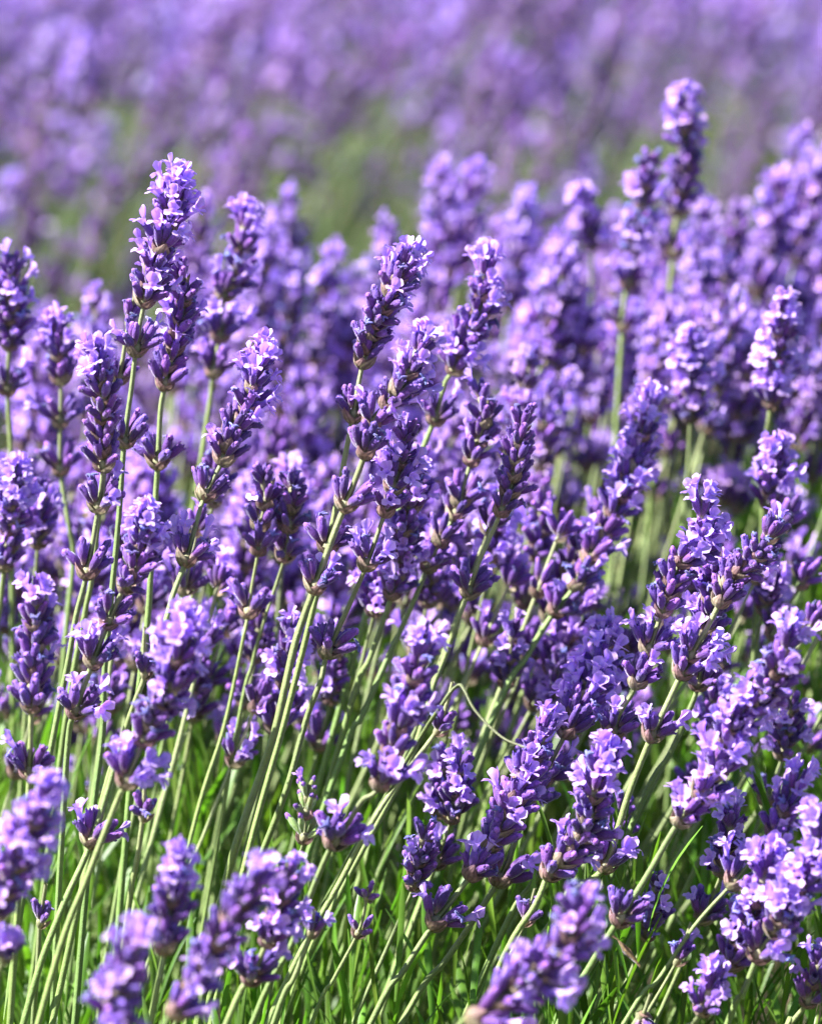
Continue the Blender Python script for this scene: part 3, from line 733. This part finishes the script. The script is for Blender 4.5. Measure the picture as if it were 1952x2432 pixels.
# the rest of the near bush, past the first three hundred: flowers deep between the stalks, and bare stalks
def row_stuff(n, seed, dr, xr, yr, heads, sc=1.05, S0=None):
    r = random.Random(seed); b = Buf()
    WT = {(k, q): [whorl_joined(r, 4, k, f, .1, 1) for _ in range(3)] for k in ('crown', 'head', 'fan') for q, f in enumerate((.05, .3, .6))} if heads else None
    for i in range(n):
        u = (.5 + .7548776662 * i) % 1; t = (.5 + .5698402910 * i) % 1
        x = xr[0] + (xr[1] - xr[0]) * u; y = yr[0] + (yr[1] - yr[0]) * t
        tip = np.array(at(x, y, r.uniform(*dr)))
        ln = .05 + .22 * max(0, (x - 200) / 1600) + r.uniform(-.06, .06) + max(0, (y - 1200)) / 600 * .18
        h = tip[2] - .22
        if h < .05: continue
        rp = tip + V3(-ln * h * 1.5, r.uniform(-.03, .03), -h); mid = (tip + rp) / 2 + V3(r.uniform(-.01, .006), r.uniform(-.008, .008), .004)
        C3 = catmull([tip, tip * .6 + mid * .4, mid, rp], 3); rad = r.uniform(.8, 1.2) * MM
        b.add(stem_t(C3, rad * .5, rad, 6, r.uniform(.8, 1.2), ribs=.1))
        if heads:
            S = S0 or spike_S(r); q = r.choice((0, 0, 1, 1, 2))
            for k, (p, tg) in enumerate(whorl_frames(C3, S, r)):
                kind = 'crown' if k == 0 else ('head' if S[k] - S[k - 1] < .0105 else 'fan'); a = r.uniform(0, 6.28)
                b.add(r.choice(WT[kind, q]), frame_at(p, tg, (math.cos(a), math.sin(a), 0), sc))
    return b.tmpl()
b = Buf()
b.add(row_stuff(18, 31, (1.62, 1.85), (-150, 1350), (1000, 1420), True))
b.add(row_stuff(6, 32, (1.60, 1.75), (1250, 1750), (1250, 1800), True))
b.add(row_stuff(75, 35, (1.92, 2.2), (1180, 2250), (500, 880), True, sc=.9))
b.add(row_stuff(42, 34, (2.0, 2.3), (-300, 1300), (760, 1000), True))
o = obj('lavender_flowers', to_mesh('lavender_flowers', b.tmpl()))
tag(o, 'countless blurred violet lavender heads deep between the stalks of the near bush', 'lavender flowers', kind='stuff')
o = obj('lavender_stalks', to_mesh('lavender_stalks', row_stuff(75, 33, (1.56, 1.85), (-150, 2300), (1200, 1700), True, S0=[.0035, .022])))
tag(o, 'many thin green stalks standing among the leaves of the near bush', 'stalks', kind='stuff')

# a dry curled leaf caught low between the stalks
r = random.Random(3)
c = np.array(at(1478, 2262, 1.47)); b = Buf()
V = []; C = []; nu, nv = 5, 7
for i in range(nv):
    v = i / (nv - 1); w = 2.4 * MM * math.sin(.3 + v * 2.4)
    for j in range(nu):
        u = -1 + 2 * j / (nu - 1)
        V.append((-3.5 * MM + 8 * MM * v + .6 * MM * math.sin(v * 9 + u), w * u * .5, 5 * MM - 9.5 * MM * v + w * abs(u) * .8 + .4 * MM * math.sin(u * 4 + v * 7)))
        C.append(V3(.42, .26, .15) * (1.2 if j % 2 else .7))
T = []
for i in range(nv - 1):
    for j in range(nu - 1):
        a = i * nu + j; T += [(a, a + 1, a + nu + 1), (a, a + nu + 1, a + nu)]
o = obj('dried_leaf', to_mesh('dried_leaf', (np.array(V), np.array(T), np.array(C), np.full(len(T), BRA)))); o.location = c
tag(o, 'curled dry brown leaf caught between stalks above the big blurred flower', 'dried leaf')

# ------------------------------------------------------------------ leaves of the near bush
LV0 = [leafT(R, 0) for _ in range(14)]
LV1 = [leafT(R, 1) for _ in range(10)]
def mats_bulk(P, az, tilt, sc, spin):
    "vectorised Rz(az) Ry(tilt) Rz(spin) * sc, shape (n,3,3)"
    ca, sa, ct, st, cp, sp = np.cos(az), np.sin(az), np.cos(tilt), np.sin(tilt), np.cos(spin), np.sin(spin)
    Z = np.zeros_like(ca); O = np.ones_like(ca)
    A = np.stack([np.stack([ca, -sa, Z], -1), np.stack([sa, ca, Z], -1), np.stack([Z, Z, O], -1)], -2)
    B = np.stack([np.stack([ct, Z, st], -1), np.stack([Z, O, Z], -1), np.stack([-st, Z, ct], -1)], -2)
    C = np.stack([np.stack([cp, -sp, Z], -1), np.stack([sp, cp, Z], -1), np.stack([Z, Z, O], -1)], -2)
    return A @ B @ C * np.asarray(sc)[:, None, None]
def bulk(templates, idx, P, Rm, tint):
    Vs, Ts, Cs, Ms = [], [], [], []; n = 0
    for k, (V, T, C, M) in enumerate(templates):
        s = np.where(idx == k)[0]
        if not len(s): continue
        VV = np.einsum('nij,vj->nvi', Rm[s], V) + P[s][:, None, :]
        Vs.append(VV.reshape(-1, 3)); Cs.append((C[None] * tint[s][:, None, :]).reshape(-1, 3))
        Ts.append((T[None] + (np.arange(len(s)) * len(V))[:, None, None] + n).reshape(-1, 3)); Ms.append(np.tile(M, len(s)))
        n += len(V) * len(s)
    return np.concatenate(Vs), np.concatenate(Ts), np.concatenate(Cs), np.concatenate(Ms)

def shoots(n, xr, yr, topf, per, leaves, lean, tintc=(1, 1, 1)):
    x = rng.uniform(*xr, n); y = rng.uniform(*yr, n)
    top = topf(x, y) - rng.gamma(1.3, .022, n)
    az, tl = [], []
    N = n * per
    f = np.tile(np.arange(per) / per, n)
    X = np.repeat(x, per); Y = np.repeat(y, per); T = np.repeat(top, per)
    lx = np.repeat(rng.normal(lean, .12, n), per); ly = np.repeat(rng.normal(0, .15, n), per)
    depth = (1 - f) * .11
    P = np.stack([X - lx * depth, Y - ly * depth, T - .038 - depth], 1)
    az0 = np.repeat(rng.uniform(0, 6.28, n), per)
    az = az0 + np.tile(np.arange(per) * math.pi / 2 + (np.arange(per) // 2) * .2, n) + rng.normal(0, .2, N)
    tilt = .58 - .44 * f + rng.normal(0, .10, N)
    sc = rng.uniform(.75, 1.1, N) * (.75 + .25 * (1 - f))
    Rm = mats_bulk(P, az, tilt, sc, rng.normal(0, .3, N))
    tint = rng.uniform(.7, 1.35, (N, 1)) * np.array(tintc) * rng.uniform(.92, 1.08, (N, 3))
    return bulk(leaves, rng.integers(0, len(leaves), N), P, Rm, tint)

def near_top(x, y):
    return np.interp(y, [1.1, 1.2, 1.35, 1.5, 1.8, 2.1, 2.3], [.26, .32, .385, .44, .485, .475, .36]) + .018 * np.sin(x * 19) * np.cos(y * 13) + .045 * np.clip((x - .08) / .06, 0, 1) * np.clip((y - 1.5) / .15, 0, 1)
o = obj('lavender_leaves', to_mesh('lavender_leaves', shoots(3200, (-.62, .62), (1.12, 2.3), near_top, 14, LV0, .25)))
tag(o, 'mass of narrow green leaves at the foot of the near lavender bush', 'leaves', kind='stuff')

# ------------------------------------------------------------------ the next rows of the field
def row_front(x): return 2.40 + .52 * np.clip((x + .18) / .55, -.6, 1.3)
def far_leaf(x, y):
    e = np.clip((y - row_front(x)) / .22, 0, 1)
    return .42 + (.02 + .115 * np.clip((x + .12) / .2, 0, 1)) * e + .02 * np.sin(x * 11 + 1) * np.cos(y * 9)
b = Buf()
b.add(shoots(1300, (-1.1, 1.1), (2.35, 3.5), far_leaf, 9, LV1, .2, (.55, .68, .6)))  # leaves beside the row gap tinted darker, its shade put into their colour
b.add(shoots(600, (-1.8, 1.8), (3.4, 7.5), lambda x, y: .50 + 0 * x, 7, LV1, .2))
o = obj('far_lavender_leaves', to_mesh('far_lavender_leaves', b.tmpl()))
tag(o, 'green leaf mass under the blurred lavender rows behind', 'leaves', kind='stuff')

def spike_far(r, bud=False):
    b = Buf(); S = spike_S(r, 4); q = r.choice((0, .08)) if bud else r.choice((.15, .5, .8))
    lean = r.uniform(.1, .5)
    for k, s in enumerate(S):
        kind = 'crown' if k == 0 else 'head' if S[k] - S[k - 1] < .0105 else 'fan'
        m = trm(-s * lean, 0, -s) @ rotm('Y', lean) @ rotm('Z', r.uniform(0, 3.1)) @ np.diag([1.15, 1.15, 1.15, 1])
        b.add(whorl_joined(r, 3, kind, q, 0, 2), m)
    P = np.array([(0, 0, 0), (-.03 * lean, 0, -.03), (-.16 * lean, 0, -.16), (-.30 * lean * .9, 0, -.32)])
    b.add(stem_t(P, .6 * MM, 1.0 * MM, 3, .6, ribs=0))
    return b.tmpl()
SPF = [spike_far(R) for _ in range(12)] + [spike_far(R, True) for _ in range(6)]
def far_spikes(n, xr, yr, dens, topf):
    x = rng.uniform(*xr, n * 4); y = rng.uniform(*yr, n * 4)
    keep = rng.uniform(size=n * 4) < dens(x, y); x, y = x[keep][:n], y[keep][:n]; n = len(x)
    P = np.stack([x, y, topf(x, y) + rng.normal(0, .028, n)], 1)
    Rm = mats_bulk(P, rng.normal(.0, .5, n), rng.normal(.12, .12, n), rng.uniform(.85, 1.15, n), np.zeros(n))
    tint = rng.uniform(.5, 1.2, (n, 1)) * np.array([[.88, .98, .95]]) * rng.uniform(.93, 1.07, (n, 3))
    print('far spikes', n)
    e = y - row_front(x)
    budded = rng.uniform(size=n) < np.clip(1.1 - e * 1.6, .15, .95)      # dark bud-only spikes put on the row's flank, standing in for its shade
    return bulk(SPF, np.where(budded, rng.integers(12, 18, n), rng.integers(0, 12, n)), P, Rm, tint)
def dens(x, y):
    e = (y - row_front(x))
    return np.clip(.42 + .5 * np.clip((.05 - x) / .25, 0, 1) + e * 1.3, 0, 1) * (e > -.05) * (.55 + .45 * (np.sin(x * 5 + 2) * np.sin(y * 6) > -.35))
def ftop(x, y):
    e = np.clip((y - row_front(x)) / .5, 0, 1)
    return .545 + .085 * e
b = Buf()
b.add(far_spikes(3800, (-1.3, 1.3), (2.4, 4.6), dens, ftop))
b.add(far_spikes(1500, (-2.2, 2.2), (4.6, 8.5), lambda x, y: 1 + 0 * x, lambda x, y: .63 + 0 * x))
t = b.tmpl(); print('far tris', len(t[1]))
o = obj('lavender_field', to_mesh('lavender_field', t))
tag(o, 'blurred purple mass of countless lavender spikes in the rows behind', 'lavender field', kind='stuff')
